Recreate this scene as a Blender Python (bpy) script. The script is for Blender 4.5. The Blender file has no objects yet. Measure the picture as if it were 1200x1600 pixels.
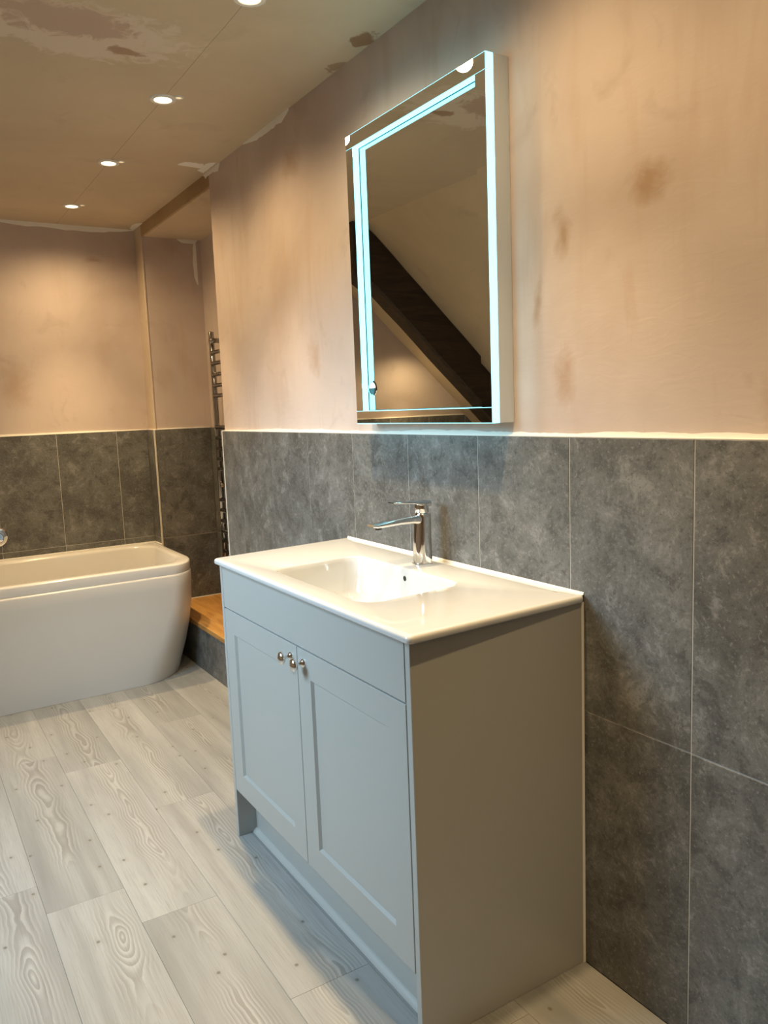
import bpy, bmesh, math, random
from mathutils import Matrix, Vector
random.seed(7)
scene = bpy.context.scene
COL = scene.collection

# ------------------------------------------------------------------ key dimensions (metres)
H = 2.186            # flat ceiling
T = 1.1516           # top of wall tiles
ZJ = 0.5778          # joint between the two tile rows
YV = 0.2655          # near side of the vanity
YL = 1.2255          # far side of the vanity
XF = -0.433          # vanity front
YE = 2.3049          # end of the main wall (alcove opening starts)
Y1 = 3.4278          # tile face of the wall behind the bath
Y2 = 3.2956          # tile face of the alcove back wall
D = 0.305            # tile face of the alcove side wall
ZA = 2.129           # alcove ceiling
ZT = 0.8278          # top of the basin
TH = 0.012           # tile thickness
PITCH = 0.302
XKNEE, YBACK = -2.45, -3.62
SX0, SLOPE = -1.105, 0.91         # sloping ceiling starts at x = SX0 and falls by SLOPE

# ------------------------------------------------------------------ camera
cam_d = bpy.data.cameras.new('camera'); cam = bpy.data.objects.new('camera', cam_d); COL.objects.link(cam)
cam_d.sensor_fit = 'VERTICAL'; cam_d.sensor_height = 32.0; cam_d.lens = 1249.45/1600*32.0
cam_d.clip_start = 0.02
cam.matrix_world = (Matrix.Translation((-1.19028, -0.89873, 1.22882)) @ Matrix.Rotation(math.radians(-31.57218), 4, 'Z')
                    @ Matrix.Rotation(math.radians(82.45764), 4, 'X') @ Matrix.Rotation(math.radians(-2.21181), 4, 'Z'))
scene.camera = cam

# ------------------------------------------------------------------ world, daylight, exposure
world = bpy.data.worlds.new('sky'); scene.world = world; world.use_nodes = True
world.node_tree.nodes['Background'].inputs[0].default_value = (0.62, 0.82, 1.0, 1)
world.node_tree.nodes['Background'].inputs[1].default_value = 1.0
SKY_A, SKY_B, SKY_Y0, SKY_Y1 = -1.44, -2.12, 0.70, 1.65     # unseen skylight opening, added in the slope to light the room
def slope_z(x): return H + SLOPE*(x - SX0)
ld = bpy.data.lights.new('skylight_daylight', 'AREA'); ld.shape = 'RECTANGLE'  # area lamp outside the added roof window stands in for daylight
ld.size = 0.95; ld.size_y = 0.92; ld.energy = 50; ld.color = (0.60, 0.84, 1.0)
lo = bpy.data.objects.new('skylight_daylight', ld); COL.objects.link(lo)
nrm = Vector((SLOPE, 0, -1)).normalized()
lc = Vector(((SKY_A+SKY_B)/2, (SKY_Y0+SKY_Y1)/2, slope_z((SKY_A+SKY_B)/2))) - nrm*0.13
lo.matrix_world = Matrix.Translation(lc) @ nrm.to_track_quat('-Z', 'Y').to_matrix().to_4x4()
vs = scene.view_settings
scene.display_settings.display_device = 'sRGB'
vs.view_transform = 'Standard'; vs.look = 'None'; vs.gamma = 1.0; vs.use_curve_mapping = False
vs.exposure = 0.06
LAMP_COLOR = (1.0, 0.70, 0.36)
LAMP_W = 19.0
CORE_W, CORE_DEG = 56.0, 70
SPOT_DEG, SPOT_BLEND = 158, 1.0

# ------------------------------------------------------------------ material helpers
def mat(name, color=(0.8, 0.8, 0.8), rough=0.5, metal=0.0, spec=0.5, coat=0.0):
    m = bpy.data.materials.new(name); m.use_nodes = True
    b = m.node_tree.nodes['Principled BSDF']
    b.inputs['Base Color'].default_value = (*color, 1); b.inputs['Roughness'].default_value = rough
    b.inputs['Metallic'].default_value = metal; b.inputs['Specular IOR Level'].default_value = spec
    b.inputs['Coat Weight'].default_value = coat
    return m
class NT:
    """tiny node-graph helper"""
    def __init__(s, m): s.m = m; s.t = m.node_tree; s.b = s.t.nodes['Principled BSDF']
    def n(s, typ, **kw):
        nd = s.t.nodes.new(typ)
        for k, v in kw.items(): setattr(nd, k, v)
        return nd
    def set(s, sock, v):
        if hasattr(v, 'links') or isinstance(v, bpy.types.NodeSocket): s.t.links.new(v, sock)
        else: sock.default_value = v
    def math(s, op, a, b=None, c=None, clamp=False):
        nd = s.n('ShaderNodeMath', operation=op, use_clamp=clamp)
        for i, v in enumerate((a, b, c)):
            if v is not None: s.set(nd.inputs[i], v)
        return nd.outputs[0]
    def noise(s, vec, scale, detail=4, rough=0.5, dist=0.0, w=None):
        nd = s.n('ShaderNodeTexNoise', noise_dimensions='4D' if w is not None else '3D')
        s.set(nd.inputs['Vector'], vec); nd.inputs['Scale'].default_value = scale
        nd.inputs['Detail'].default_value = detail; nd.inputs['Roughness'].default_value = rough
        nd.inputs['Distortion'].default_value = dist
        if w is not None: s.set(nd.inputs['W'], w)
        return nd.outputs[0]
    def mapping(s, vec, scale=(1, 1, 1), loc=(0, 0, 0), rot=(0, 0, 0)):
        nd = s.n('ShaderNodeMapping'); s.set(nd.inputs[0], vec)
        nd.inputs['Scale'].default_value = scale; nd.inputs['Location'].default_value = loc; nd.inputs['Rotation'].default_value = rot
        return nd.outputs[0]
    def ramp(s, fac, stops):
        nd = s.n('ShaderNodeValToRGB'); s.set(nd.inputs[0], fac); e = nd.color_ramp.elements
        while len(e) < len(stops): e.new(0.5)
        for el, (p, c) in zip(e, stops):
            el.position = p; el.color = (*c, 1) if len(c) == 3 else c
        return nd.outputs[0]
    def remap(s, v, a, b, c=0.0, d=1.0):
        nd = s.n('ShaderNodeMapRange'); nd.clamp = True; s.set(nd.inputs[0], v)
        for i, q in enumerate((a, b, c, d)): nd.inputs[i+1].default_value = q
        return nd.outputs[0]
    def mix(s, fac, a, b, mode='MIX'):
        nd = s.n('ShaderNodeMix', data_type='RGBA', blend_type=mode)
        s.set(nd.inputs[0], fac); s.set(nd.inputs[6], a if not isinstance(a, tuple) else (*a, 1)); s.set(nd.inputs[7], b if not isinstance(b, tuple) else (*b, 1))
        return nd.outputs[2]
    def bump(s, h, strength=0.2, dist=0.002):
        nd = s.n('ShaderNodeBump'); nd.inputs['Strength'].default_value = strength; nd.inputs['Distance'].default_value = dist
        s.set(nd.inputs['Height'], h); s.t.links.new(nd.outputs[0], s.b.inputs['Normal'])
    def color(s, c): s.t.links.new(c, s.b.inputs['Base Color'])
    def obj(s): return s.n('ShaderNodeTexCoord').outputs['Object']
    def rnd(s): return s.n('ShaderNodeObjectInfo').outputs['Random']

def plaster(name, base, dark, warm, patches=(), streak=0.5, rough=0.75, edge=(1.45, 0.25)):
    """bare trowelled plaster: pale bloom, darker damp blotches, vertical streaks; patches = stains with places of their own"""
    m = mat(name, base, rough, spec=0.25); g = NT(m); P = g.n('ShaderNodeNewGeometry').outputs['Position']
    big = g.noise(P, 1.6, 4, 0.55, 0.4); mid = g.noise(P, 5.0, 5, 0.6, 0.8)
    st = g.noise(g.mapping(P, (7, 7, 1.3)), 1.6, 4, 0.6, 0.5)
    c = g.ramp(g.remap(big, 0.32, 0.68), [(0.0, dark), (0.5, base), (1.0, tuple(min(1, v*1.10) for v in base))])
    c = g.mix(g.math('MULTIPLY', g.remap(st, 0.52, 0.72), streak), c, warm)
    c = g.mix(g.math('MULTIPLY', g.remap(mid, 0.60, 0.74), 0.45), c, tuple(v*0.80 for v in dark))
    wn = g.n('ShaderNodeTexNoise'); g.set(wn.inputs['Vector'], P); wn.inputs['Scale'].default_value = 9; wn.inputs['Detail'].default_value = 3
    wv = g.n('ShaderNodeVectorMath', operation='MULTIPLY_ADD'); g.set(wv.inputs[0], wn.outputs['Color']); wv.inputs[1].default_value = (0.09, 0.09, 0.09); wv.inputs[2].default_value = (-0.045, -0.045, -0.045)
    wp = g.n('ShaderNodeVectorMath', operation='ADD'); g.set(wp.inputs[0], P); g.set(wp.inputs[1], wv.outputs[0])
    for (ctr, rad, col, k) in patches:
        d = g.n('ShaderNodeVectorMath', operation='SUBTRACT'); g.set(d.inputs[0], wp.outputs[0]); d.inputs[1].default_value = ctr
        sc = g.n('ShaderNodeVectorMath', operation='DIVIDE'); g.set(sc.inputs[0], d.outputs[0]); sc.inputs[1].default_value = rad
        ln = g.n('ShaderNodeVectorMath', operation='LENGTH'); g.set(ln.inputs[0], sc.outputs[0])
        e = g.math('ADD', ln.outputs['Value'], g.math('MULTIPLY', g.math('SUBTRACT', g.noise(P, 16, 5, 0.65, 1.2), 0.5), 1.8))
        c = g.mix(g.math('MULTIPLY', g.remap(e, *edge), k), c, col)
    g.color(c)
    g.bump(g.math('ADD', g.noise(g.mapping(P, (3, 3, 9), rot=(0.5, 0.2, 0)), 4, 5, 0.55, 1.5), g.math('MULTIPLY', g.noise(P, 60, 3), 0.2)), 0.10, 0.005)
    return m

PINK, PDARK, PWARM = (0.60, 0.51, 0.468), (0.51, 0.415, 0.368), (0.52, 0.385, 0.30)
BR = (0.36, 0.235, 0.135)
wall_patches = [((0.012, 0.115, 1.60), (0.2, 0.042, 0.034), BR, 0.75), ((0.012, 0.345, 1.555), (0.2, 0.018, 0.05), BR, 0.7),
                ((0.012, 0.40, 1.44), (0.2, 0.014, 0.035), BR, 0.6), ((0.012, 0.33, 1.28), (0.2, 0.022, 0.055), (0.40, 0.25, 0.16), 0.6),
                ((0.012, -0.145, 1.51), (0.2, 0.014, 0.032), BR, 0.8), ((0.012, -0.16, 1.22), (0.2, 0.03, 0.08), (0.42, 0.26, 0.16), 0.5),
                ((0.012, 1.55, 2.02), (0.2, 0.05, 0.05), BR, 0.5), ((0.012, 1.9, 1.95), (0.2, 0.09, 0.06), PDARK, 0.7),
                ((0.012, 1.45, 1.40), (0.2, 0.04, 0.06), (0.44, 0.27, 0.16), 0.5)]
M_WALL = plaster('pink_plaster', PINK, PDARK, PWARM, wall_patches)
M_ENDWALL = plaster('pink_plaster_end', PINK, PDARK, PWARM, [((-0.20, Y1+TH, 2.02), (0.04, 0.2, 0.015), BR, 0.6), ((-0.62, Y1+TH, 1.40), (0.06, 0.2, 0.10), PWARM, 0.8)], streak=0.25)
M_CEIL = plaster('ceiling_plaster', (0.60, 0.50, 0.365), (0.55, 0.45, 0.325), (0.57, 0.455, 0.32),
                 [((-0.68, 1.30, H), (0.27, 0.15, 0.2), (0.70, 0.61, 0.51), 0.75), ((-0.72, 1.255, H), (0.15, 0.085, 0.2), (0.47, 0.34, 0.265), 0.8),
                  ((-0.55, 1.37, H), (0.05, 0.03, 0.2), (0.30, 0.16, 0.08), 0.7), ((-0.02, 1.02, H), (0.03, 0.05, 0.2), (0.26, 0.13, 0.06), 0.8),
                  ((0.0, 1.20, H), (0.02, 0.05, 0.2), (0.26, 0.14, 0.07), 0.6)], streak=0.2, edge=(1.10, 0.85))
g = NT(M_CEIL)   # pencilled board line that runs from lamp to lamp
P = g.n('ShaderNodeNewGeometry').outputs['Position']; sep = g.n('ShaderNodeSeparateXYZ'); g.set(sep.inputs[0], P)
wob = g.math('MULTIPLY', g.math('SUBTRACT', g.noise(g.mapping(P, (0, 1, 0)), 5, 2), 0.5), 0.006)
dl = g.math('ABSOLUTE', g.math('ADD', g.math('ADD', sep.outputs[0], 0.366), wob))
src = g.b.inputs['Base Color'].links[0].from_socket
g.color(g.mix(g.math('MULTIPLY', g.remap(dl, 0.0016, 0.0004), 0.55), src, (0.16, 0.11, 0.07)))
M_BEAD = plaster('pale_corner_plaster', (0.62, 0.52, 0.42), (0.55, 0.45, 0.35), PWARM, streak=0.1)
M_LINTEL = plaster('brown_scraped_plaster', (0.43, 0.315, 0.19), (0.33, 0.22, 0.12), (0.38, 0.25, 0.12), streak=0.4)

def tile_mat():
    m = mat('stone_tile', (0.15, 0.15, 0.145), 0.42, spec=0.4); g = NT(m); o = g.obj(); r = g.math('MULTIPLY', g.rnd(), 40)
    a = g.noise(o, 5, 4, 0.55, 0.5, r); b = g.noise(o, 16, 12, 0.80, 0.5, r)
    c = g.ramp(g.remap(a, 0.33, 0.67), [(0.0, (0.105, 0.105, 0.100)), (0.5, (0.140, 0.141, 0.136)), (1.0, (0.178, 0.179, 0.173))])
    dk = g.remap(b, 0.49, 0.42); c = g.mix(g.math('MULTIPLY', dk, 0.72), c, (0.070, 0.070, 0.067))
    lt = g.remap(b, 0.53, 0.61); c = g.mix(g.math('MULTIPLY', lt, 0.70), c, (0.27, 0.272, 0.265))
    fl = g.noise(o, 125, 4, 0.75, 0.2, r); c = g.mix(g.math('MULTIPLY', g.remap(fl, 0.56, 0.64), 0.50), c, (0.30, 0.302, 0.295))
    c = g.mix(g.math('MULTIPLY', g.remap(fl, 0.44, 0.36), 0.60), c, (0.055, 0.055, 0.052))
    g.color(c); g.bump(b, 0.08, 0.001)
    return m
M_TILE = tile_mat()
M_GROUT = mat('grout', (0.50, 0.485, 0.45), 0.8)
M_SEAL = mat('white_sealant', (0.80, 0.78, 0.73), 0.45)
M_FILLER = plaster('white_filler', (0.90, 0.88, 0.84), (0.84, 0.81, 0.76), (0.85, 0.82, 0.77), streak=0.1)

def floor_mat():
    m = mat('grey_oak_plank', (0.5, 0.5, 0.47), 0.38, spec=0.4); g = NT(m); o = g.obj(); rn = g.rnd(); r = g.math('MULTIPLY', rn, 97)
    sp = g.n('ShaderNodeSeparateXYZ'); g.set(sp.inputs[0], o); X, Y = sp.outputs[0], sp.outputs[1]
    xo = g.math('ADD', X, g.math('MULTIPLY', g.math('SUBTRACT', g.math('FRACT', g.math('MULTIPLY', rn, 7.3)), 0.5), 0.07))
    wig = g.math('MULTIPLY', g.math('SUBTRACT', g.noise(g.mapping(o, (1.5, 2.5, 1)), 2.2, 2, 0.45, 0, r), 0.5), 0.05)
    xw = g.math('ADD', xo, wig)
    hgt = g.math('MULTIPLY', g.math('SUBTRACT', g.noise(g.mapping(o, (0.0, 1, 0)), 1.9, 1, 0.4, 0, r), 0.5), 0.40)
    h2 = g.math('ADD', hgt, g.math('MULTIPLY', g.math('SUBTRACT', g.noise(g.mapping(o, (6, 7, 1)), 2.6, 3, 0.5, 0, r), 0.5), 0.016))
    xs = g.math('MULTIPLY', xw, 2.2)
    rr = g.math('SQRT', g.math('ADD', g.math('MULTIPLY', xs, xs), g.math('MULTIPLY', h2, h2)))
    ring = g.math('FRACT', g.math('MULTIPLY', rr, 56))
    ring = g.math('MULTIPLY', g.math('POWER', ring, 1.6), g.remap(ring, 1.0, 0.86))
    mask = g.remap(g.math('ABSOLUTE', xw), 0.060, 0.012)
    mask = g.math('MULTIPLY', mask, g.remap(g.noise(g.mapping(o, (2, 2.2, 1)), 1.2, 2, 0.5, 0, r), 0.40, 0.52))
    fine = g.noise(g.mapping(o, (150, 4.0, 1)), 2.0, 6, 0.7, 0.25, r)
    broad = g.noise(g.mapping(o, (14, 1.1, 1)), 1.2, 3, 0.5, 0.3, r)
    tone = g.math('ADD', g.math('MULTIPLY', rn, 0.16), g.math('MULTIPLY', broad, 0.68))
    c = g.ramp(tone, [(0.20, (0.195, 0.199, 0.195)), (0.44, (0.300, 0.304, 0.298)), (0.70, (0.410, 0.414, 0.405))])
    c = g.mix(g.math('MULTIPLY', g.remap(fine, 0.48, 0.66), 0.50), c, (0.20, 0.195, 0.18))
    c = g.mix(g.math('MULTIPLY', g.math('MULTIPLY', mask, ring), 0.62), c, (0.165, 0.155, 0.135))
    c = g.mix(g.math('MULTIPLY', g.math('MULTIPLY', mask, g.remap(ring, 0.35, 0.0)), 0.26), c, (0.52, 0.515, 0.49))
    v = g.n('ShaderNodeTexVoronoi', voronoi_dimensions='2D'); off = g.n('ShaderNodeCombineXYZ'); g.set(off.inputs[0], r); g.set(off.inputs[1], g.math('MULTIPLY', r, 1.7))
    va = g.n('ShaderNodeVectorMath', operation='ADD'); g.set(va.inputs[0], g.mapping(o, (1, 0.8, 1))); g.set(va.inputs[1], off.outputs[0]); g.set(v.inputs['Vector'], va.outputs[0])
    v.inputs['Scale'].default_value = 6.0
    kd = g.math('ADD', v.outputs['Distance'], g.math('MULTIPLY', g.math('SUBTRACT', g.noise(o, 90, 3, 0.6, 0, r), 0.5), 0.025))
    kn = g.remap(kd, 0.034, 0.014)
    halo = g.remap(kd, 0.11, 0.03); c = g.mix(g.math('MULTIPLY', halo, 0.18), c, (0.20, 0.19, 0.16))
    c = g.mix(g.math('MULTIPLY', kn, 0.75), c, (0.10, 0.09, 0.07))
    g.color(c); g.bump(g.math('ADD', g.math('MULTIPLY', fine, -0.6), g.math('MULTIPLY', g.math('MULTIPLY', mask, ring), -0.5)), 0.12, 0.001)
    return m
M_FLOOR = floor_mat()
M_JOINT = mat('floor_joint', (0.22, 0.215, 0.20), 0.8)
M_PAINT = mat('grey_cabinet_paint', (0.40, 0.405, 0.39), 0.38, spec=0.45)
g = NT(M_PAINT); g.bump(g.noise(g.obj(), 400, 2), 0.03, 0.0005)
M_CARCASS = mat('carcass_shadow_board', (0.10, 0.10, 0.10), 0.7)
M_CERAMIC = mat('white_ceramic', (0.60, 0.62, 0.635), 0.07, spec=0.55, coat=0.3)
M_ACRYL = mat('white_bath_acrylic', (0.70, 0.70, 0.695), 0.14, spec=0.5)
M_PANEL = mat('bath_panel_satin', (0.60, 0.605, 0.605), 0.28, spec=0.5)
M_CHROME = mat('chrome', (0.80, 0.81, 0.82), 0.05, metal=1.0)
M_DARKCHROME = mat('radiator_chrome', (0.40, 0.395, 0.39), 0.12, metal=1.0)
M_MIRROR = mat('silvered_mirror', (0.80, 0.83, 0.80), 0.005, metal=1.0)
M_BOX = mat('mirror_back_box', (0.52, 0.58, 0.66), 0.45, metal=0.0)
M_BLACK = mat('black_gloss', (0.012, 0.012, 0.012), 0.15)
M_DARKHOLE = mat('dark_hole', (0.01, 0.01, 0.01), 0.6)
M_MARK = mat('grey_print', (0.22, 0.21, 0.20), 0.5)
M_WHITE = mat('white_bezel', (0.78, 0.76, 0.72), 0.35)
def emis(name, col, strength):
    m = mat(name, (0.06, 0.08, 0.08), 0.4); b = m.node_tree.nodes['Principled BSDF']
    b.inputs['Emission Color'].default_value = (*col, 1); b.inputs['Emission Strength'].default_value = strength
    return m
M_LED = emis('led_lit_acrylic', (0.185, 0.72, 0.86), 4.0)
M_LAMP = emis('lamp_lens_glow', (1.0, 0.80, 0.50), 5.0)
M_LAMP2 = emis('small_lens_glow', (1.0, 0.70, 0.36), 0.9)
def wood(name, cols, sc=(3, 1, 30), rough=0.45, k=2.0):
    m = mat(name, cols[1], rough); g = NT(m); o = g.obj()
    n = g.noise(g.mapping(o, sc), k, 6, 0.6, 1.2)
    c = g.ramp(n, [(0.3, cols[0]), (0.5, cols[1]), (0.7, cols[2])]); g.color(c); g.bump(n, 0.3, 0.003)
    return m
M_OAK = wood('varnished_oak', ((0.34, 0.16, 0.045), (0.50, 0.26, 0.075), (0.60, 0.34, 0.11)), (14, 1.5, 6), 0.30)
M_BEAM = wood('dark_old_timber', ((0.012, 0.007, 0.004), (0.030, 0.017, 0.009), (0.055, 0.03, 0.015)), (2, 14, 14), 0.6)
def thin_glass():
    m = bpy.data.materials.new('window_glass'); m.use_nodes = True; t = m.node_tree; t.nodes.clear()
    o = t.nodes.new('ShaderNodeOutputMaterial'); mx = t.nodes.new('ShaderNodeMixShader'); tr = t.nodes.new('ShaderNodeBsdfTransparent')
    gl = t.nodes.new('ShaderNodeBsdfGlossy'); gl.inputs['Roughness'].default_value = 0.0; fr = t.nodes.new('ShaderNodeFresnel')
    t.links.new(fr.outputs[0], mx.inputs[0]); t.links.new(tr.outputs[0], mx.inputs[1]); t.links.new(gl.outputs[0], mx.inputs[2]); t.links.new(mx.outputs[0], o.inputs[0])
    return m
M_GLASS = thin_glass()

# ------------------------------------------------------------------ mesh helpers
def finish(name, bm, material, parent=None, loc=None, smooth=None, recalc=True):
    if recalc: bmesh.ops.recalc_face_normals(bm, faces=bm.faces)
    me = bpy.data.meshes.new(name); bm.to_mesh(me); bm.free()
    if material: me.materials.append(material)
    if smooth is not None:
        for p in me.polygons: p.use_smooth = True
        me.set_sharp_from_angle(angle=math.radians(smooth))
    o = bpy.data.objects.new(name, me); COL.objects.link(o)
    if parent: o.parent = parent
    if loc: o.location = loc
    return o
def add_box(bm, lo, hi, bev=0.0, seg=1):
    g = bmesh.ops.create_cube(bm, size=1.0)['verts']
    for v in g:
        v.co = Vector([(lo[i]+hi[i])/2 + v.co[i]*(hi[i]-lo[i]) for i in range(3)])
    if bev > 0:
        es = list({e for v in g for e in v.link_edges})
        bmesh.ops.bevel(bm, geom=es, offset=bev, segments=seg, affect='EDGES', profile=0.5)
def box(name, lo, hi, material, parent=None, bev=0.0, seg=1, smooth=None):
    """box whose origin sits at its centre"""
    c = [(lo[i]+hi[i])/2 for i in range(3)]
    bm = bmesh.new(); add_box(bm, [lo[i]-c[i] for i in range(3)], [hi[i]-c[i] for i in range(3)], bev, seg)
    return finish(name, bm, material, parent, c, smooth)
def loft(bm, loops, cap0=True, cap1=True):
    rows = [[bm.verts.new(p) for p in L] for L in loops]; n = len(rows[0])
    for a, b in zip(rows, rows[1:]):
        for i in range(n):
            j = (i+1) % n; bm.faces.new((a[i], a[j], b[j], b[i]))
    if cap0: bm.faces.new(rows[0][::-1])
    if cap1: bm.faces.new(rows[-1])
def rrect(x0, x1, y0, y1, r, z, nc=8, ns=8):
    """rounded rectangle, r = radius or four (rx, ry) pairs for corners (x1y0, x1y1, x0y1, x0y0)"""
    if not isinstance(r, (list, tuple)): r = [(r, r)]*4
    cs = [(x1, y0, -1, 1, -90), (x1, y1, -1, -1, 0), (x0, y1, 1, -1, 90), (x0, y0, 1, 1, 180)]
    pts = []
    arcs = []
    for (cx, cy, sx, sy, a0), (rx, ry) in zip(cs, r):
        arcs.append([(cx+sx*rx + rx*math.cos(math.radians(a0+90*k/nc)), cy+sy*ry + ry*math.sin(math.radians(a0+90*k/nc))) for k in range(nc+1)])
    for i in range(4):
        A = arcs[i]; B = arcs[(i+1) % 4][0]
        pts += A
        for k in range(1, ns): pts.append((A[-1][0]+(B[0]-A[-1][0])*k/ns, A[-1][1]+(B[1]-A[-1][1])*k/ns))
    return [(p[0], p[1], z) for p in pts]
def lathe(bm, prof, axis='Z', seg=32, centre=(0, 0, 0), cap=True):
    loops = []
    for r, h in prof:
        L = []
        for k in range(seg):
            a = 2*math.pi*k/seg; u, v = r*math.cos(a), r*math.sin(a)
            p = {'Z': (u, v, h), 'X': (h, u, v), 'Y': (v, h, u)}[axis]
            L.append((p[0]+centre[0], p[1]+centre[1], p[2]+centre[2]))
        loops.append(L)
    loft(bm, loops, cap, cap)
def poly_prism(bm, pts, off):
    """closed polygon pts (3-D) extruded by off"""
    loft(bm, [pts, [tuple(a+b for a, b in zip(p, off)) for p in pts]])
def quad(bm, a, b, c, d): bm.faces.new([bm.verts.new(p) for p in (a, b, c, d)])
def empty(name, loc=(0, 0, 0)):
    o = bpy.data.objects.new(name, None); COL.objects.link(o); o.location = loc; o.empty_display_size = 0.1
    return o
def tag(o, label=None, cat=None, group=None, kind=None):
    for k, v in (('label', label), ('category', cat), ('group', group), ('kind', kind)):
        if v: o[k] = v
    return o
def struct(o, label=None, cat=None): return tag(o, label, cat, None, 'structure')

# ------------------------------------------------------------------ the setting
# floor
floor = struct(box('floor', (XKNEE-0.1, YBACK-0.1, -0.08), (D+0.1, Y1+0.1, -0.004), M_JOINT),
               'pale grey wood-effect plank floor under the vanity and bath', 'floor')
PW, PL = 0.1915, 0.993
plank_cache = {}
def plank(x0, x1, y0, y1):
    w, l = round(x1-x0-0.0005, 4), round(y1-y0-0.0005, 4)
    if (w, l) not in plank_cache:
        bm = bmesh.new(); add_box(bm, (-w/2, -l/2, -0.004), (w/2, l/2, 0), 0.0004)
        o = finish('plank', bm, M_FLOOR); plank_cache[(w, l)] = o.data
    else:
        o = bpy.data.objects.new('plank', plank_cache[(w, l)]); COL.objects.link(o)
    o.parent = floor; o.matrix_parent_inverse = floor.matrix_basis.inverted(); o.location = ((x0+x1)/2, (y0+y1)/2, 0)
edges = [0.0-0.0125+0.0, -0.205, -0.3965]
while edges[-1] > XKNEE+0.01: edges.append(max(edges[-1]-PW, XKNEE))
edges[0] = 0.0
offs = {0: 0.72, 1: 0.2200, 2: 0.532, 3: 0.972, 4: 1.147, 5: 1.290}
for i in range(len(edges)-1):
    x1, x0 = edges[i], edges[i+1]
    s = offs.get(i, random.uniform(0, PL))
    while s > YBACK: s -= PL
    while s < Y1:
        a, b = max(s, YBACK), min(s+PL, Y1)
        if b-a > 0.01: plank(x0, x1, a, b)
        s += PL

# main wall (plaster sits TH behind the tile face), lintel, return by the bath
wr = struct(box('wall_right', (TH, YBACK, 0), (D+0.25, YE-0.006, H), M_WALL), 'pink bare plaster wall with grey tiles below, behind the vanity', 'wall')
bm = bmesh.new(); add_box(bm, (-0.09, Y2+TH-YE, ZA-H), (0, 0, 0)); bm.free()
lint = box('lintel', (TH, YE-0.006, ZA), (TH+0.012, Y2+TH, H), M_LINTEL, None)
struct(lint, 'scraped brown plaster lintel over the alcove opening', 'lintel'); lint.name = 'trim_1'
ret = struct(box('wall_return', (TH, Y2+TH, 0), (D+0.25, Y1+0.15, H), M_BEAD), 'narrow pale plaster return strip at the bath corner', 'wall')
wb = struct(box('wall_back', (XKNEE-0.1, Y1+TH, 0), (TH, Y1+0.15, H), M_ENDWALL), 'pink plaster end wall with grey tiles behind the bath', 'wall')
wa = struct(box('wall_alcove_back', (TH, Y2+TH-0.0015, 0), (D+0.012, Y2+TH, ZA), M_WALL), 'pink plaster back wall of the alcove above grey tiles', 'wall')
was = struct(box('wall_alcove_side', (D+TH, YE-0.006, 0), (D+0.25, Y2+TH, H), M_WALL), 'alcove side wall behind the towel radiator', 'wall')
ca = struct(box('ceiling_alcove', (TH+0.012, YE-0.006, ZA), (D+TH, Y2+TH, H), M_CEIL), 'lower flat ceiling inside the alcove', 'ceiling')
ceil = struct(box('ceiling', (SX0, YBACK-0.1, H), (D+0.25, Y1+0.15, H+0.1), M_CEIL), 'bare plaster ceiling with peeling patch and row of downlights', 'ceiling')
wf = struct(box('wall_front', (XKNEE-0.1, YBACK-0.1, 0), (D+0.25, YBACK, H), M_WALL), 'plain plaster wall opposite the bath end', 'wall')
ZK = slope_z(XKNEE)
wl = struct(box('wall_left', (XKNEE-0.1, YBACK, 0), (XKNEE, Y1+TH, ZK), M_WALL), 'low knee wall under the sloping ceiling', 'wall')
# sloping ceiling with the added skylight opening
bm = bmesh.new()
def sp(x, y, off=0.0): return (x - nrm.x*off, y, slope_z(x) - nrm.z*off)
for off in (0.0, 0.10):
    for (xa, xb, ya, yb) in [(SX0, SKY_A, YBACK, Y1+0.1), (SKY_B, XKNEE-0.05, YBACK, Y1+0.1), (SKY_A, SKY_B, YBACK, SKY_Y0), (SKY_A, SKY_B, SKY_Y1, Y1+0.1)]:
        quad(bm, sp(xa, ya, off), sp(xb, ya, off), sp(xb, yb, off), sp(xa, yb, off))
cor = [(SKY_A, SKY_Y0), (SKY_B, SKY_Y0), (SKY_B, SKY_Y1), (SKY_A, SKY_Y1)]
for k in range(4):
    a, b = cor[k], cor[(k+1) % 4]
    quad(bm, sp(*a), sp(*b), sp(*b, 0.10), sp(*a, 0.10))
cs = struct(finish('ceiling_slope', bm, M_CEIL, recalc=False), 'sloping plaster ceiling under the roof, seen in the mirror', 'ceiling')
win = struct(empty('window_1', sp((SKY_A+SKY_B)/2, (SKY_Y0+SKY_Y1)/2)), 'unseen roof window added in the sloping ceiling to light the room', 'window')
def winbar(a, b, w=0.045):
    bm = bmesh.new()
    A, B = Vector(sp(*a, 0.06)), Vector(sp(*b, 0.06)); d = (B-A).normalized(); s = d.cross(nrm).normalized()*w/2; n2 = nrm*0.03
    loft(bm, [[A-s-n2, A+s-n2, A+s+n2, A-s+n2], [B-s-n2, B+s-n2, B+s+n2, B-s+n2]])
    o = finish('window_frame', bm, M_WHITE, win); o.matrix_parent_inverse = Matrix.Translation(win.location).inverted(); return o
for k in range(4): winbar(cor[k], cor[(k+1) % 4])
bm = bmesh.new(); quad(bm, *[sp(*c, 0.07) for c in cor]); pane = finish('pane', bm, M_GLASS, win); pane.matrix_parent_inverse = Matrix.Translation(win.location).inverted()

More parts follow.
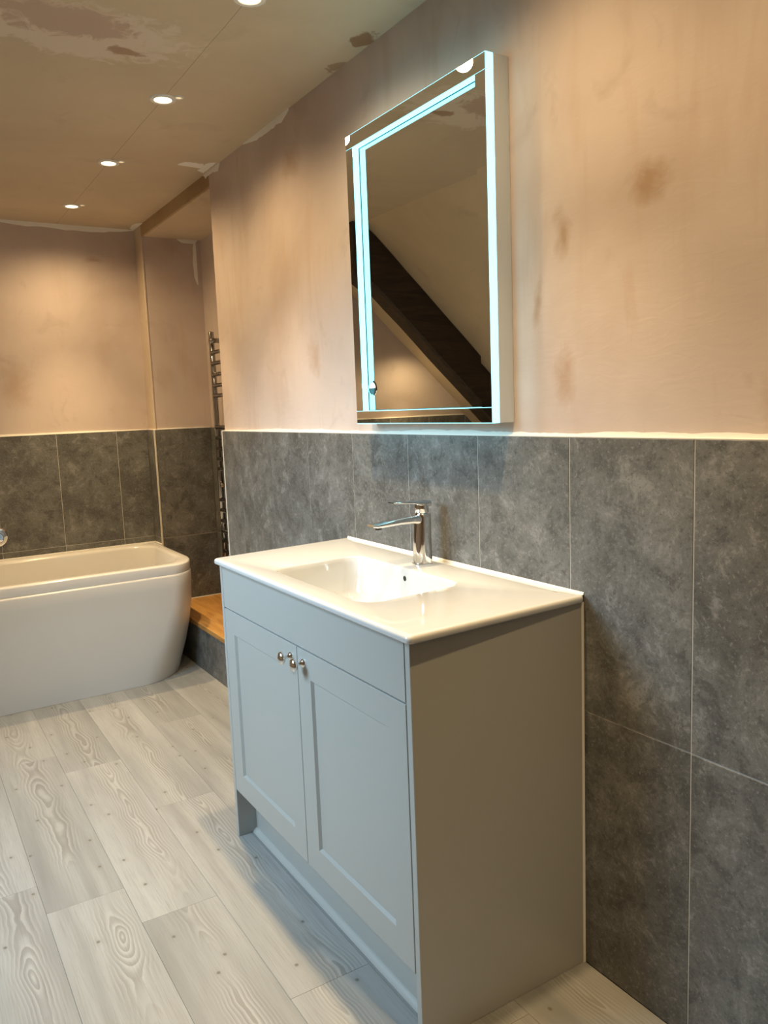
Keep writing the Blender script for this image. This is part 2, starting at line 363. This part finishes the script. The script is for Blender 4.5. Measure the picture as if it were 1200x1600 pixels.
# ------------------------------------------------------------------ wall tiles
tile_cache = {}
GAP = 0.0025
def tile(parent, axis, u0, u1, z0, z1, face, side=-1, name='tile'):
    """tile on plane axis=face; u along the other horizontal axis; its front is the face, it is TH-0.001 thick"""
    w, h = round(u1-u0-GAP, 4), round(z1-z0-GAP, 4)
    key = (axis, w, h, side)
    if key not in tile_cache:
        bm = bmesh.new(); t = (TH-0.001)
        if axis == 'x': add_box(bm, (0, -w/2, -h/2), (t, w/2, h/2), 0.0007)
        else: add_box(bm, (-w/2, 0, -h/2), (w/2, t, h/2), 0.0007)
        o = finish(name, bm, M_TILE); tile_cache[key] = o.data
    else:
        o = bpy.data.objects.new(name, tile_cache[key]); COL.objects.link(o)
    u, z = (u0+u1)/2, (z0+z1)/2
    o.location = (face, u, z) if axis == 'x' else (u, face, z)
    o.parent = parent; o.matrix_parent_inverse = parent.matrix_basis.inverted()
    return o
def child(o, parent): o.parent = parent; o.matrix_parent_inverse = parent.matrix_basis.inverted(); return o
# grout beds, 2.5 mm behind the tile face
GR = 0.0012
child(box('grout_bed', (GR, YBACK+0.001, 0.001), (TH+0.001, YE-0.007, T-0.001), M_GROUT), wr)
child(box('grout_bed', (XKNEE, Y1+GR, 0.001), (-0.001, Y1+TH+0.001, T-0.001), M_GROUT), wb)
child(box('grout_bed', (GR, Y2+TH+0.002, 0.001), (TH+0.001, Y1+TH-0.002, T-0.001), M_GROUT), ret)
child(box('grout_bed', (0.004, Y2+GR, 0.001), (D-0.002, Y2+TH-0.0015, T-0.001), M_GROUT), wa)
child(box('grout_bed', (D+GR, YE, 0.001), (D+TH+0.001, Y2-0.002, T-0.001), M_GROUT), was)
ks = range(-12, 7)
for k in ks:
    for z0, z1 in ((0.0, ZJ), (ZJ, T)): tile(wr, 'x', k*PITCH, (k+1)*PITCH, z0, z1, 0.0)
for z0, z1 in ((0.0, ZJ), (ZJ, T)): tile(wr, 'x', 7*PITCH, YE-0.006, z0, z1, 0.0)
x = -0.162
for z0, z1 in ((0.0, ZJ), (ZJ, T)): tile(wb, 'y', x, 0.0, z0, z1, Y1)
while x > XKNEE+0.02:
    xa = max(x-PITCH*0.985, XKNEE)
    for z0, z1 in ((0.0, ZJ), (ZJ, T)): tile(wb, 'y', xa, x, z0, z1, Y1)
    x = xa
for z0, z1 in ((0.0, ZJ), (ZJ, T)):
    tile(ret, 'x', Y2+0.004, Y1, z0, z1, 0.0)
    tile(wa, 'y', 0.005, D, z0, z1, Y2)
    for k in range(4):
        a, b = Y2-(k+1)*PITCH, Y2-k*PITCH
        if b > YE: tile(was, 'x', max(a, YE), b, z0, z1, D)
# white corner trims and end trim
struct(box('trim_2', (-0.003, Y2-0.003, 0.0), (0.0052, Y2+0.0055, T), mat('cream_tile_trim', (0.66, 0.63, 0.56), 0.4), None, 0.001), 'cream vertical tile trim on the outer corner beside the bath', 'trim')
struct(box('trim_3', (-0.0015, YE-0.0065, 0.0), (TH+0.02, YE, T+0.002), M_SEAL, None, 0.0008), 'white tile trim at the alcove end of the tiled wall', 'trim')
# plaster corner bead running up above trim_2
struct(box('trim_4', (TH-0.004, Y2+TH-0.005, T), (TH+0.004, Y2+TH+0.006, ZA+0.006), M_BEAD, None, 0.002), 'pale plaster corner bead above the bath corner trim', 'trim')

# white sealant and filler smears (thin, ragged, real relief)
def ragged(name, parent, material, line, up, width, jitter, thick, out, step=0.02, seed=0):
    """ragged smear: runs along line (two points), spreads in 'up', stands proud along 'out'"""
    rg = random.Random(seed); A, B = Vector(line[0]), Vector(line[1]); L = (B-A).length; n = max(3, int(L/step)); up = Vector(up); out = Vector(out)
    lo = [A.lerp(B, i/n) for i in range(n+1)]
    w = width; hi = []
    for i in range(n+1):
        w += rg.uniform(-jitter, jitter); w = min(max(w, width*0.45), width*1.6)
        e = min(1, 6*min(i, n-i)/n+0.15)
        hi.append(lo[i]+up*w*e)
    bm = bmesh.new()
    for i in range(n):
        a, b, c, d = lo[i], lo[i+1], hi[i+1], hi[i]
        poly = [a+out*thick, b+out*thick, c+out*thick*0.25, d+out*thick*0.25]
        quad(bm, *poly); quad(bm, d, c, poly[2], poly[3]); quad(bm, a, b, poly[1], poly[0])
    bmesh.ops.remove_doubles(bm, verts=bm.verts, dist=1e-5)
    return child(finish(name, bm, material, smooth=50), parent)
ragged('sealant_bead', wr, M_SEAL, ((TH, YBACK, T+0.0005), (TH, YE-0.007, T+0.0005)), (0, 0, 1), 0.012, 0.0012, 0.0015, (-1, 0, 0), 0.012, 1)
child(box('sealant_strip', (0.0004, YBACK+0.01, T-0.0012), (TH, YE-0.007, T+0.0022), M_SEAL, None, 0.0008), wr)
child(box('sealant_strip', (XKNEE, Y1+0.0004, T-0.0012), (0.001, Y1+TH, T+0.0022), M_SEAL, None, 0.0008), wb)
child(box('sealant_strip', (0.0004, Y2+0.006, T-0.0012), (TH, Y1, T+0.0022), M_SEAL, None, 0.0008), ret)
child(box('sealant_strip', (0.006, Y2+0.0004, T-0.0012), (D, Y2+TH, T+0.0022), M_SEAL, None, 0.0008), wa)
ragged('sealant_bead', wb, M_SEAL, ((XKNEE, Y1+TH, T+0.0005), (TH, Y1+TH, T+0.0005)), (0, 0, 1), 0.006, 0.002, 0.0015, (0, -1, 0), 0.03, 2)
ragged('sealant_bead', wa, M_SEAL, ((TH, Y2+TH-0.0015, T+0.0005), (D, Y2+TH-0.0015, T+0.0005)), (0, 0, 1), 0.006, 0.002, 0.0012, (0, -1, 0), 0.03, 3)
ragged('filler_smear', wb, M_FILLER, ((-1.05, Y1+TH, H), (TH, Y1+TH, H)), (0, 0, -1), 0.026, 0.004, 0.003, (0, -1, 0), 0.03, 4)
ragged('filler_smear', ceil, M_FILLER, ((TH, Y1+TH, H), (TH, Y1-0.16, H)), (-1, 0, 0), 0.022, 0.004, 0.002, (0, 0, -1), 0.02, 5)
ragged('filler_smear', ceil, M_FILLER, ((0.0, 2.325, H), (0.0, 2.18, H)), (-1, 0, 0), 0.026, 0.006, 0.002, (0, 0, -1), 0.012, 6)
ragged('filler_smear', lint, M_FILLER, ((TH, 2.17, H), (TH, 2.36, H)), (0, 0, -1), 0.035, 0.008, 0.0015, (-1, 0, 0), 0.012, 7)
ragged('filler_smear', wr, M_FILLER, ((TH, 1.545, H), (TH, 1.93, H)), (0, 0, -1), 0.026, 0.005, 0.002, (-1, 0, 0), 0.02, 8)
ragged('filler_patch', ceil, M_FILLER, ((-0.02, 2.272, H), (-0.125, 2.262, H)), (0, -1, 0), 0.060, 0.007, 0.0015, (0, 0, -1), 0.008, 9)
ragged('filler_smear', wa, M_FILLER, ((D-0.01, Y2+TH-0.0015, ZA), (D-0.01, Y2+TH-0.0015, 1.90)), (-1, 0, 0), 0.018, 0.003, 0.0015, (0, -1, 0), 0.02, 10)
ragged('filler_smear', wa, M_FILLER, ((D-0.11, Y2+TH-0.0015, ZA), (D, Y2+TH-0.0015, ZA)), (0, 0, -1), 0.016, 0.003, 0.0015, (0, -1, 0), 0.02, 11)
ragged('plaster_ridge', wr, M_WALL, ((TH, -0.14, 1.47), (TH, -0.146, 1.55)), (0, 1, 0), 0.006, 0.003, 0.004, (-1, 0, 0), 0.008, 12)

# ------------------------------------------------------------------ alcove step
step = tag(empty('alcove_step', (0.15, 2.8, 0)), 'oak topped step with grey tiled riser in the alcove beyond the vanity', 'step')
def part(o, t): o.parent = t; o.matrix_parent_inverse = Matrix.Translation(t.location).inverted(); return o
part(box('step_core', (TH, YE+0.002, 0), (D-0.001, Y2-0.002, 0.205), M_GROUT), step)
part(box('tread', (-0.004, YE+0.002, 0.205), (D-0.001, Y2-0.001, 0.230), M_OAK, None, 0.003, 2), step)
yy = [YE+0.002, 2.392, 2.694, 2.996, Y2-0.002]
for a, b in zip(yy, yy[1:]):
    part(box('tile', (0.0, a+0.0012, 0.001), (TH, b-0.0012, 0.2045), M_TILE, None, 0.0007), step)
part(box('sealant_bead', (0.0, Y2-0.006, 0.229), (D-0.002, Y2-0.0005, 0.2335), M_SEAL, None, 0.001), step)

# ------------------------------------------------------------------ vanity unit
van = tag(empty('vanity_unit', (-0.21, (YV+YL)/2, 0)), 'grey shaker vanity cabinet with two doors standing against the tiled wall', 'cabinet')
PT = 0.016; ZB = ZT-0.0165
part(box('side_panel', (XF, YV, 0.0), (-0.003, YV+PT, ZB), M_PAINT, None, 0.0008), van)
part(box('side_panel', (XF, YL-PT, 0.0), (-0.003, YL, ZB), M_PAINT, None, 0.0008), van)
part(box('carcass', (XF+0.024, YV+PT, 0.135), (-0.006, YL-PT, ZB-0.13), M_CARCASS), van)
part(box('gap_shade_rail', (XF+0.0205, YV+PT, 0.14), (XF+0.0285, YL-PT, ZB-0.004), M_CARCASS), van)  # dark board behind the door gaps stands in for their shade
part(box('plinth', (XF+0.056, YV+PT, 0.0), (XF+0.072, YL-PT, 0.150), M_PAINT, None, 0.0006), van)
bm = bmesh.new(); a = (XF+0.056); poly_prism(bm, [(a, YV+PT, 0), (a-0.013, YV+PT, 0), (a-0.011, YV+PT, 0.004), (a-0.004, YV+PT, 0.011), (a, YV+PT, 0.012)], (0, YL-YV-2*PT, 0))
part(finish('plinth_bead', bm, M_PAINT, smooth=60), van)
part(box('fascia', (XF, YV+PT+0.003, 0.6885), (XF+0.02, YL-PT-0.002, ZB-0.006), M_PAINT, None, 0.0012, 2), van)
def door(y0, y1, z0, z1, hinge):
    fw = 0.0635; bm = bmesh.new(); r = lambda i, x: [(x, y0+i, z0+i), (x, y1-i, z0+i), (x, y1-i, z1-i), (x, y0+i, z1-i)]
    loft(bm, [r(0, XF+0.02), r(0, XF+0.001), r(0.001, XF), r(fw, XF), r(fw+0.0055, XF+0.0065), r(fw+0.0065, XF+0.0065)])
    return part(finish('door', bm, M_PAINT), van)
YS = 0.7435
d1 = door(YV+PT+0.003, YS-0.0012, 0.1465, 0.6850, 0); d2 = door(YS+0.0012, YL-PT-0.002, 0.1465, 0.6850, 1)
def knob(y, d):
    bm = bmesh.new()
    lathe(bm, [(0.0105, 0.0), (0.0105, -0.0015), (0.0085, -0.0045), (0.0045, -0.008), (0.0035, -0.013), (0.0040, -0.017), (0.0105, -0.0195), (0.0145, -0.0215),
               (0.0158, -0.0245), (0.0150, -0.0275), (0.0110, -0.0305), (0.0055, -0.0320), (0.001, -0.0323)], 'X', 28, (XF, y, 0.6535))
    k = finish('knob', bm, M_CHROME, smooth=40); k.parent = d; k['label'] = 'polished chrome round knob'
knob(0.7115, d1); knob(0.7775, d2)
bm = bmesh.new(); poly_prism(bm, [(-0.0005, YV-0.003, 0), (-0.006, YV+0.0008, 0), (-0.0005, YV+0.0008, 0)], (0, 0, ZB))
part(finish('sealant_bead', bm, M_SEAL), van)

# ------------------------------------------------------------------ ceramic basin top
basin = tag(empty('washbasin', (-0.22, 0.745, ZB)), 'white ceramic inset washbasin top resting on the grey vanity', 'washbasin')
def skew(L):
    out = []
    for x, y, z in L:
        t = (y-0.258)/1.0; out.append((x, y + x*(0.045+0.045*t), z))
    return out
X0, X1, Ya, Yb = -0.452, -0.0005, 0.258, 1.262
bx0, bx1, by0, by1 = -0.388, -0.128, 0.512, 0.992
def ol(i, z, r=0.012): return skew(rrect(X0+i, X1-i*0.2, Ya+i, Yb-i, r, z, 8, 12))
def bl(i, z, r, dx=0.0): return skew(rrect(bx0+i, bx1-i, by0+i, by1-i, r, z, 8, 12))
loops = [ol(0.006, ZB), ol(0.002, ZB+0.001), ol(0.0, ZB+0.004), ol(0.0, ZT-0.006), ol(0.0015, ZT-0.0022), ol(0.005, ZT-0.0003), ol(0.011, ZT),
         bl(-0.006, ZT, 0.050), bl(-0.002, ZT-0.0012, 0.048), bl(0.001, ZT-0.005, 0.046), bl(0.004, ZT-0.015, 0.045), bl(0.010, ZT-0.055, 0.045),
         bl(0.018, ZT-0.090, 0.045), bl(0.028, ZT-0.108, 0.045), bl(0.045, ZT-0.117, 0.045), bl(0.080, ZT-0.121, 0.03)]
bm = bmesh.new(); loft(bm, loops, False, True)
b_top = part(finish('basin_top', bm, M_CERAMIC, smooth=50), basin)
bm = bmesh.new(); lathe(bm, [(0.0078, 0.0), (0.0078, -0.003), (0.006, -0.0035), (0.0055, -0.0015)], 'X', 24, (bx1-0.0030, 0.7336, ZT-0.0245), False)
part(finish('overflow_ring', bm, M_CERAMIC, smooth=40), basin)
bm = bmesh.new(); lathe(bm, [(0.0066, 0.0), (0.0066, -0.0036)], 'X', 24, (bx1-0.0030, 0.7336, ZT-0.0245)); part(finish('overflow_hole', bm, M_DARKHOLE), basin)
bm = bmesh.new(); lathe(bm, [(0.032, 0.0), (0.032, 0.002), (0.027, 0.004), (0.010, 0.0055), (0.001, 0.006)], 'Z', 32, (-0.245, 0.735, ZT-0.1212)); part(finish('waste_plug', bm, M_CHROME, smooth=40), basin)
bm = bmesh.new(); poly_prism(bm, [(-0.004, 0.262, ZT-0.001), (-0.0003, 0.262, ZT-0.001), (-0.0003, 0.262, ZT+0.0045), (-0.0022, 0.262, ZT+0.0028)], (0, 0.995, 0))
part(finish('sealant_bead', bm, M_SEAL), basin)
for (xa, ya, w, l) in ((-0.0290, 0.3215, 0.0022, 0.0065), (-0.0300, 0.3135, 0.0022, 0.0065)):     # small unreadable maker's mark
    part(box('maker_mark', (xa-w/2, ya-l/2, ZT-0.0002), (xa+w/2, ya+l/2, ZT+0.0002), M_MARK), basin)

# ------------------------------------------------------------------ basin tap
tap = tag(empty('basin_tap', (-0.062, 0.758, ZT)), 'chrome single lever mixer tap standing behind the basin bowl', 'tap')
TX, TY = -0.062, 0.758
def tsec(cx, hx, hy, z, r): return [(p[0], p[1], z) for p in rrect(cx-hx, cx+hx, TY-hy, TY+hy, r, z, 6, 3)]
bm = bmesh.new(); loft(bm, [tsec(TX, 0.0265, 0.0235, ZT, 0.021), tsec(TX, 0.0265, 0.0235, ZT+0.003, 0.021), tsec(TX, 0.0245, 0.0215, ZT+0.0035, 0.019)])
part(finish('base_ring', bm, M_CHROME, smooth=40), tap)
bm = bmesh.new(); loft(bm, [tsec(TX, 0.0245, 0.0220, ZT+0.0035, 0.0195), tsec(TX+0.0005, 0.0235, 0.0212, ZT+0.03, 0.0185), tsec(TX+0.002, 0.0215, 0.0200, ZT+0.08, 0.0170),
                            tsec(TX+0.0035, 0.0205, 0.0195, ZT+0.118, 0.0160), tsec(TX+0.004, 0.0200, 0.0190, ZT+0.128, 0.0155), tsec(TX+0.004, 0.0185, 0.0175, ZT+0.130, 0.0145)])
part(finish('body', bm, M_CHROME, smooth=40), tap)
def ssec(x, zc, hz, hy):
    return [(x, TY+p[0], zc+p[1]) for p in rrect(-hy, hy, -hz, hz, min(hz, hy)*0.85, 0, 6, 3)]
bm = bmesh.new(); loft(bm, [ssec(TX-0.004, ZT+0.1145, 0.0125, 0.0165), ssec(TX-0.03, ZT+0.1165, 0.0095, 0.0165), ssec(TX-0.07, ZT+0.1160, 0.0080, 0.0165), ssec(TX-0.110, ZT+0.1135, 0.0066, 0.0163),
                            ssec(TX-0.138, ZT+0.1120, 0.0052, 0.0160), ssec(TX-0.150, ZT+0.1135, 0.0028, 0.0150)])
part(finish('spout', bm, M_CHROME, smooth=45), tap)
bm = bmesh.new(); lathe(bm, [(0.0085, 0.0), (0.0085, 0.006), (0.0070, 0.0065)], 'Z', 20, (TX-0.128, TY, ZT+0.1015)); part(finish('aerator', bm, M_DARKCHROME, smooth=40), tap)
bm = bmesh.new(); lathe(bm, [(0.0165, 0.0), (0.0178, 0.002), (0.0178, 0.026), (0.0165, 0.028)], 'Z', 32, (TX+0.002, TY, ZT+0.1305)); part(finish('cartridge_collar', bm, M_CHROME, smooth=40), tap)
bm = bmesh.new(); loft(bm, [ssec(TX+0.021, ZT+0.1535, 0.0075, 0.0175), ssec(TX-0.012, ZT+0.1560, 0.0050, 0.0175), ssec(TX-0.030, ZT+0.1595, 0.0032, 0.0170), ssec(TX-0.060, ZT+0.1620, 0.0026, 0.0155), ssec(TX-0.085, ZT+0.1635, 0.0020, 0.0135), ssec(TX-0.089, ZT+0.1638, 0.001, 0.012)])
part(finish('lever', bm, M_CHROME, smooth=45), tap)

# ------------------------------------------------------------------ illuminated mirror
MX, MI, MB = -0.0527, -0.0310, TH
my0, my1, mz0, mz1 = 0.4826, 1.0796, 1.182, 1.953
mir = tag(empty('illuminated_mirror', (MB, (my0+my1)/2, mz0)), 'rectangular wall mirror with a glowing cyan-white frame above the basin', 'mirror')
part(box('back_box', (MI+0.0002, my0, mz0), (MB, my1, mz1), M_BOX, None, 0.0015, 2), mir)
FW = 0.0355
def rl(i, x): return [(x, my0+i, mz0+i), (x, my1-i, mz0+i), (x, my1-i, mz1-i), (x, my0+i, mz1-i)]
bm = bmesh.new(); loft(bm, [rl(0, MI), rl(0, MX+0.0012), rl(FW, MX+0.0012), rl(FW, MI)], False, False)
part(finish('light_frame', bm, M_LED), mir)['label'] = 'glowing acrylic frame edge'
part(box('mirror_glass', (MI-0.0006, my0+FW+0.0005, mz0+FW+0.0005), (MI+0.0001, my1-FW-0.0005, mz1-FW-0.0005), M_MIRROR), mir)
bm = bmesh.new(); loft(bm, [rl(FW-0.0002, MI-0.0020), rl(FW+0.0016, MI-0.0020), rl(FW+0.0016, MI)], False, False); part(finish('gasket', bm, mat('teal_gasket', (0.02, 0.10, 0.13), 0.4)), mir)
e = 0.0014
for (ya, yb, za_, zb_) in [(my0+e*0.3, my1-e, mz1-FW+e*0.5, mz1-e), (my0+e*0.3, my1-e, mz0+e, mz0+FW-e*0.9), (my1-FW, my1-e*1.4, mz0+FW, mz1-FW), (my0+e*0.3, my0+FW-e*0.8, mz0+FW, mz1-FW)]:
    part(box('frame_mirror', (MX, ya, za_), (MX+0.0013, yb, zb_), M_MIRROR), mir)
sy, sz = 1.0205, 1.279
bm = bmesh.new(); lathe(bm, [(0.0210, 0.0), (0.0210, -0.0014), (0.0178, -0.0018), (0.0178, -0.0003)], 'X', 36, (MI-0.0006, sy, sz), False)
ts = part(finish('touch_sensor', bm, M_CHROME, smooth=40), mir); ts['label'] = 'round touch switch on the mirror'
def arc_disc(name, r, a0, a1, xx, material):
    bm = bmesh.new(); pts = [(xx, sy+r*math.cos(math.radians(a0+(a1-a0)*k/20)), sz+r*math.sin(math.radians(a0+(a1-a0)*k/20))) for k in range(21)]
    poly_prism(bm, pts, (-0.0004, 0, 0)); o = finish(name, bm, material); o.parent = ts
arc_disc('sensor_black_half', 0.0178, 180, 360, MI-0.0007, M_BLACK); arc_disc('sensor_face', 0.0178, 0, 180, MI-0.0007, M_WHITE)  # lower half of the switch is black glass

# ------------------------------------------------------------------ bath
bath = tag(empty('bathtub', (-0.85, 3.05, 0)), 'white bath with rounded corner and smooth curved panel against the tiled end wall', 'bathtub')
BX0, BX1, BY0, BY1 = -1.66, -0.0032, 2.690, Y1-0.001
def brim(i, z, rx=0.125, ry=0.205, back=0.0):
    return rrect(BX0+i, BX1-i, BY0+i, BY1-back, [(rx, ry), (0.008, 0.008), (0.008, 0.008), (rx, ry)], z, 12, 14)
def bin_(i, z, r, slope=0.0, back=0.0):
    return rrect(BX0+0.05+i+slope, BX1-0.048-i, BY0+0.055+i, BY1-0.075-i*0.8, [(r, r*1.25), (r*0.75, r*0.75), (r*0.75, r*0.75), (r, r*1.25)], z, 12, 14)
ZR = 0.5435
loops = [brim(0.008, ZR-0.050), brim(0.002, ZR-0.046), brim(0.0, ZR-0.040), brim(0.0, ZR-0.007), brim(0.002, ZR-0.0025), brim(0.007, ZR), 
         bin_(-0.006, ZR, 0.15), bin_(0.0, ZR-0.003, 0.15), bin_(0.004, ZR-0.012, 0.15), bin_(0.014, ZR-0.10, 0.15), bin_(0.032, ZR-0.26, 0.15, 0.06),
         bin_(0.055, ZR-0.35, 0.14, 0.12), bin_(0.085, ZR-0.39, 0.12, 0.16), bin_(0.13, ZR-0.405, 0.09, 0.20)]
bm = bmesh.new(); loft(bm, loops, False, True); part(finish('tub', bm, M_ACRYL, smooth=50), bath)
def pan(i, j, z, rx, ry): return rrect(BX0-0.004+j, BX1-j+0.003, BY0-0.016+i, BY1-0.004, [(rx, ry), (0.008, 0.008), (0.008, 0.008), (rx, ry)], z, 14, 14)
loops = [pan(0.026, 0.020, ZR-0.046, 0.125, 0.20), pan(0.010, 0.006, ZR-0.044, 0.13, 0.21), pan(0.004, 0.003, ZR-0.0465, 0.135, 0.215), pan(0.001, 0.001, ZR-0.052, 0.135, 0.22), pan(0.0, 0.0, 0.44, 0.14, 0.23),
         pan(0.0, 0.0, 0.34, 0.16, 0.26), pan(0.004, 0.006, 0.24, 0.19, 0.29), pan(0.012, 0.018, 0.14, 0.23, 0.32), pan(0.022, 0.036, 0.06, 0.25, 0.33), pan(0.030, 0.050, 0.0008, 0.26, 0.33)]
bm = bmesh.new(); loft(bm, loops, False, False); part(finish('bath_panel', bm, M_PANEL, smooth=50), bath)
part(box('sealant_bead', (BX0, BY1-0.006, ZR-0.001), (BX1, BY1+0.0005, ZR+0.005), M_SEAL, None, 0.001), bath)
part(box('sealant_bead', (BX1-0.004, Y2+0.004, ZR-0.001), (BX1+0.004, BY1, ZR+0.005), M_SEAL, None, 0.001), bath)

# bath valve on the end wall, only its right edge in the photograph
vx, vz = -0.778, 0.662
val = tag(empty('bath_valve', (vx, Y1, vz)), 'round chrome bath control on the tiled wall at the left picture edge', 'bath tap')
bm = bmesh.new(); lathe(bm, [(0.050, 0.0), (0.050, -0.006), (0.046, -0.009), (0.030, -0.0095)], 'Y', 40, (vx, Y1, vz)); part(finish('wall_plate', bm, M_CHROME, smooth=40), val)
bm = bmesh.new(); lathe(bm, [(0.028, -0.009), (0.028, -0.050), (0.025, -0.054), (0.001, -0.0545)], 'Y', 36, (vx, Y1, vz)); part(finish('control_knob', bm, M_CHROME, smooth=40), val)

# ------------------------------------------------------------------ towel radiator in the alcove
rad = tag(empty('towel_radiator', (0.255, 2.82, 0.40)), 'tall chrome ladder towel radiator on the alcove side wall', 'radiator')
RX = 0.252
def tube(name, a, b, r, material, t, seg=14):
    A, B = Vector(a), Vector(b); d = (B-A).normalized(); s = d.orthogonal().normalized(); u = d.cross(s); bm = bmesh.new()
    loft(bm, [[C + s*rr*math.cos(2*math.pi*k/seg) + u*rr*math.sin(2*math.pi*k/seg) for k in range(seg)] for C, rr in ((A, r*0.8), (A+d*r*0.25, r), (B-d*r*0.25, r), (B, r*0.8))])
    return part(finish(name, bm, material, smooth=40), t)
for y in (3.045, 2.595): tube('post', (RX, y, 0.40), (RX, y, 1.632), 0.014, M_DARKCHROME, rad)
for z in [1.5272, 1.4739, 1.4185, 1.3644, 1.3134, 1.1544, 1.1006, 1.0468, 0.9937, 0.9414, 0.782, 0.7286, 0.6737, 0.6203, 0.568, 0.5131, 0.460]:
    tube('rail', (RX-0.006, 3.040, z), (RX-0.006, 2.600, z), 0.0105, M_DARKCHROME, rad)
for y in (3.0, 2.64):
    for z in (1.585, 0.86): tube('wall_bracket', (D-0.0005, y, z), (RX-0.018, y, z), 0.012, M_DARKCHROME, rad)
    for z in (1.585,): tube('bracket_cap', (RX-0.018, y, z), (RX-0.028, y, z), 0.018, M_DARKCHROME, rad)

# ------------------------------------------------------------------ dark rafter, seen in the mirror
beam = empty('roof_beam', (-1.6, 2.87, 1.70))
bm = bmesh.new(); xa, xb = -1.08, -2.43
def bz(x): return slope_z(x)-0.003
pts = []
loops = []
rg = random.Random(3)
for k in range(15):
    x = xa+(xb-xa)*k/14; d = 0.275+rg.uniform(-0.003, 0.003); y0 = 2.82+rg.uniform(-0.002, 0.002)
    zt = min(bz(x), H-0.001); loops.append([(x, y0, zt), (x, y0, zt-d+0.014), (x, y0+0.014, zt-d), (x, 2.93, zt-d), (x, 2.93, zt)])
loft(bm, loops); part(finish('timber', bm, M_BEAM, smooth=30), beam)
tag(beam, 'dark old timber rafter under the sloping ceiling, seen in the mirror', 'beam')

# ------------------------------------------------------------------ recessed downlights
def downlight(y, label, group=None, power=1.0, x=-0.366, z=H):
    t = tag(empty('downlight', (x, y, z)), label, 'downlight', group or 'recessed ceiling downlights')
    bm = bmesh.new(); lathe(bm, [(0.0260, -0.0006), (0.0275, -0.0045), (0.0330, -0.0055), (0.0390, -0.0035), (0.0405, 0.0)], 'Z', 36, (0, 0, 0), False); finish('bezel', bm, M_WHITE, t, smooth=50)
    bm = bmesh.new(); lathe(bm, [(0.0262, -0.0028), (0.001, -0.0034)], 'Z', 32, (0, 0, 0)); finish('lens', bm, M_LAMP, t)
    bm = bmesh.new(); lathe(bm, [(0.0085, -0.0010), (0.0100, -0.0035), (0.0135, -0.0030), (0.0150, 0.0)], 'Z', 24, (0.039, -0.034, 0), False); finish('small_bezel', bm, M_WHITE, t, smooth=50)
    bm = bmesh.new(); lathe(bm, [(0.0087, -0.0020), (0.001, -0.0024)], 'Z', 20, (0.039, -0.034, 0)); finish('small_lens', bm, M_LAMP2, t)
    l = bpy.data.lights.new('downlight_beam', 'SPOT'); l.energy = LAMP_W*power; l.color = LAMP_COLOR; l.spot_size = math.radians(SPOT_DEG); l.spot_blend = SPOT_BLEND; l.shadow_soft_size = 0.025
    lo_ = bpy.data.objects.new('downlight_beam', l); COL.objects.link(lo_); lo_.parent = t; lo_.location = (0, 0, -0.03)
    l2 = bpy.data.lights.new('downlight_core', 'SPOT'); l2.energy = CORE_W*power; l2.color = LAMP_COLOR; l2.spot_size = math.radians(CORE_DEG); l2.spot_blend = 0.9; l2.shadow_soft_size = 0.025
    lo2 = bpy.data.objects.new('downlight_core', l2); COL.objects.link(lo2); lo2.parent = t; lo2.location = (0, 0, -0.03)
    return t
downlight(3.053, 'farthest lit ceiling downlight, near the end wall above the bath', None, 1.15)
downlight(2.3445, 'second lit ceiling downlight from the end wall')
downlight(1.642, 'lit ceiling downlight third from the end wall, fully in view')
downlight(0.954, 'nearest visible ceiling downlight, cut by the top picture edge')
for y, p in ((0.262, 1.0), (-0.43, 0.95), (-1.81, 0.6), (-3.19, 0.6)): downlight(y, 'unseen recessed ceiling downlight beyond the top picture edge', 'downlights out of view', p)  # rearmost ones, behind the camera, are added as warm fill
t = downlight(3.20, 'unseen downlight added in the sloping ceiling beyond the bath, hidden behind the beam', None, 0.6, -1.72, slope_z(-1.72)-0.004)  # added to warm the end wall that the mirror reflects
t.rotation_euler = (0, -math.atan(SLOPE), 0)
for c in t.children:
    if c.type == 'LIGHT': c.rotation_euler = (0, math.atan(SLOPE), 0)
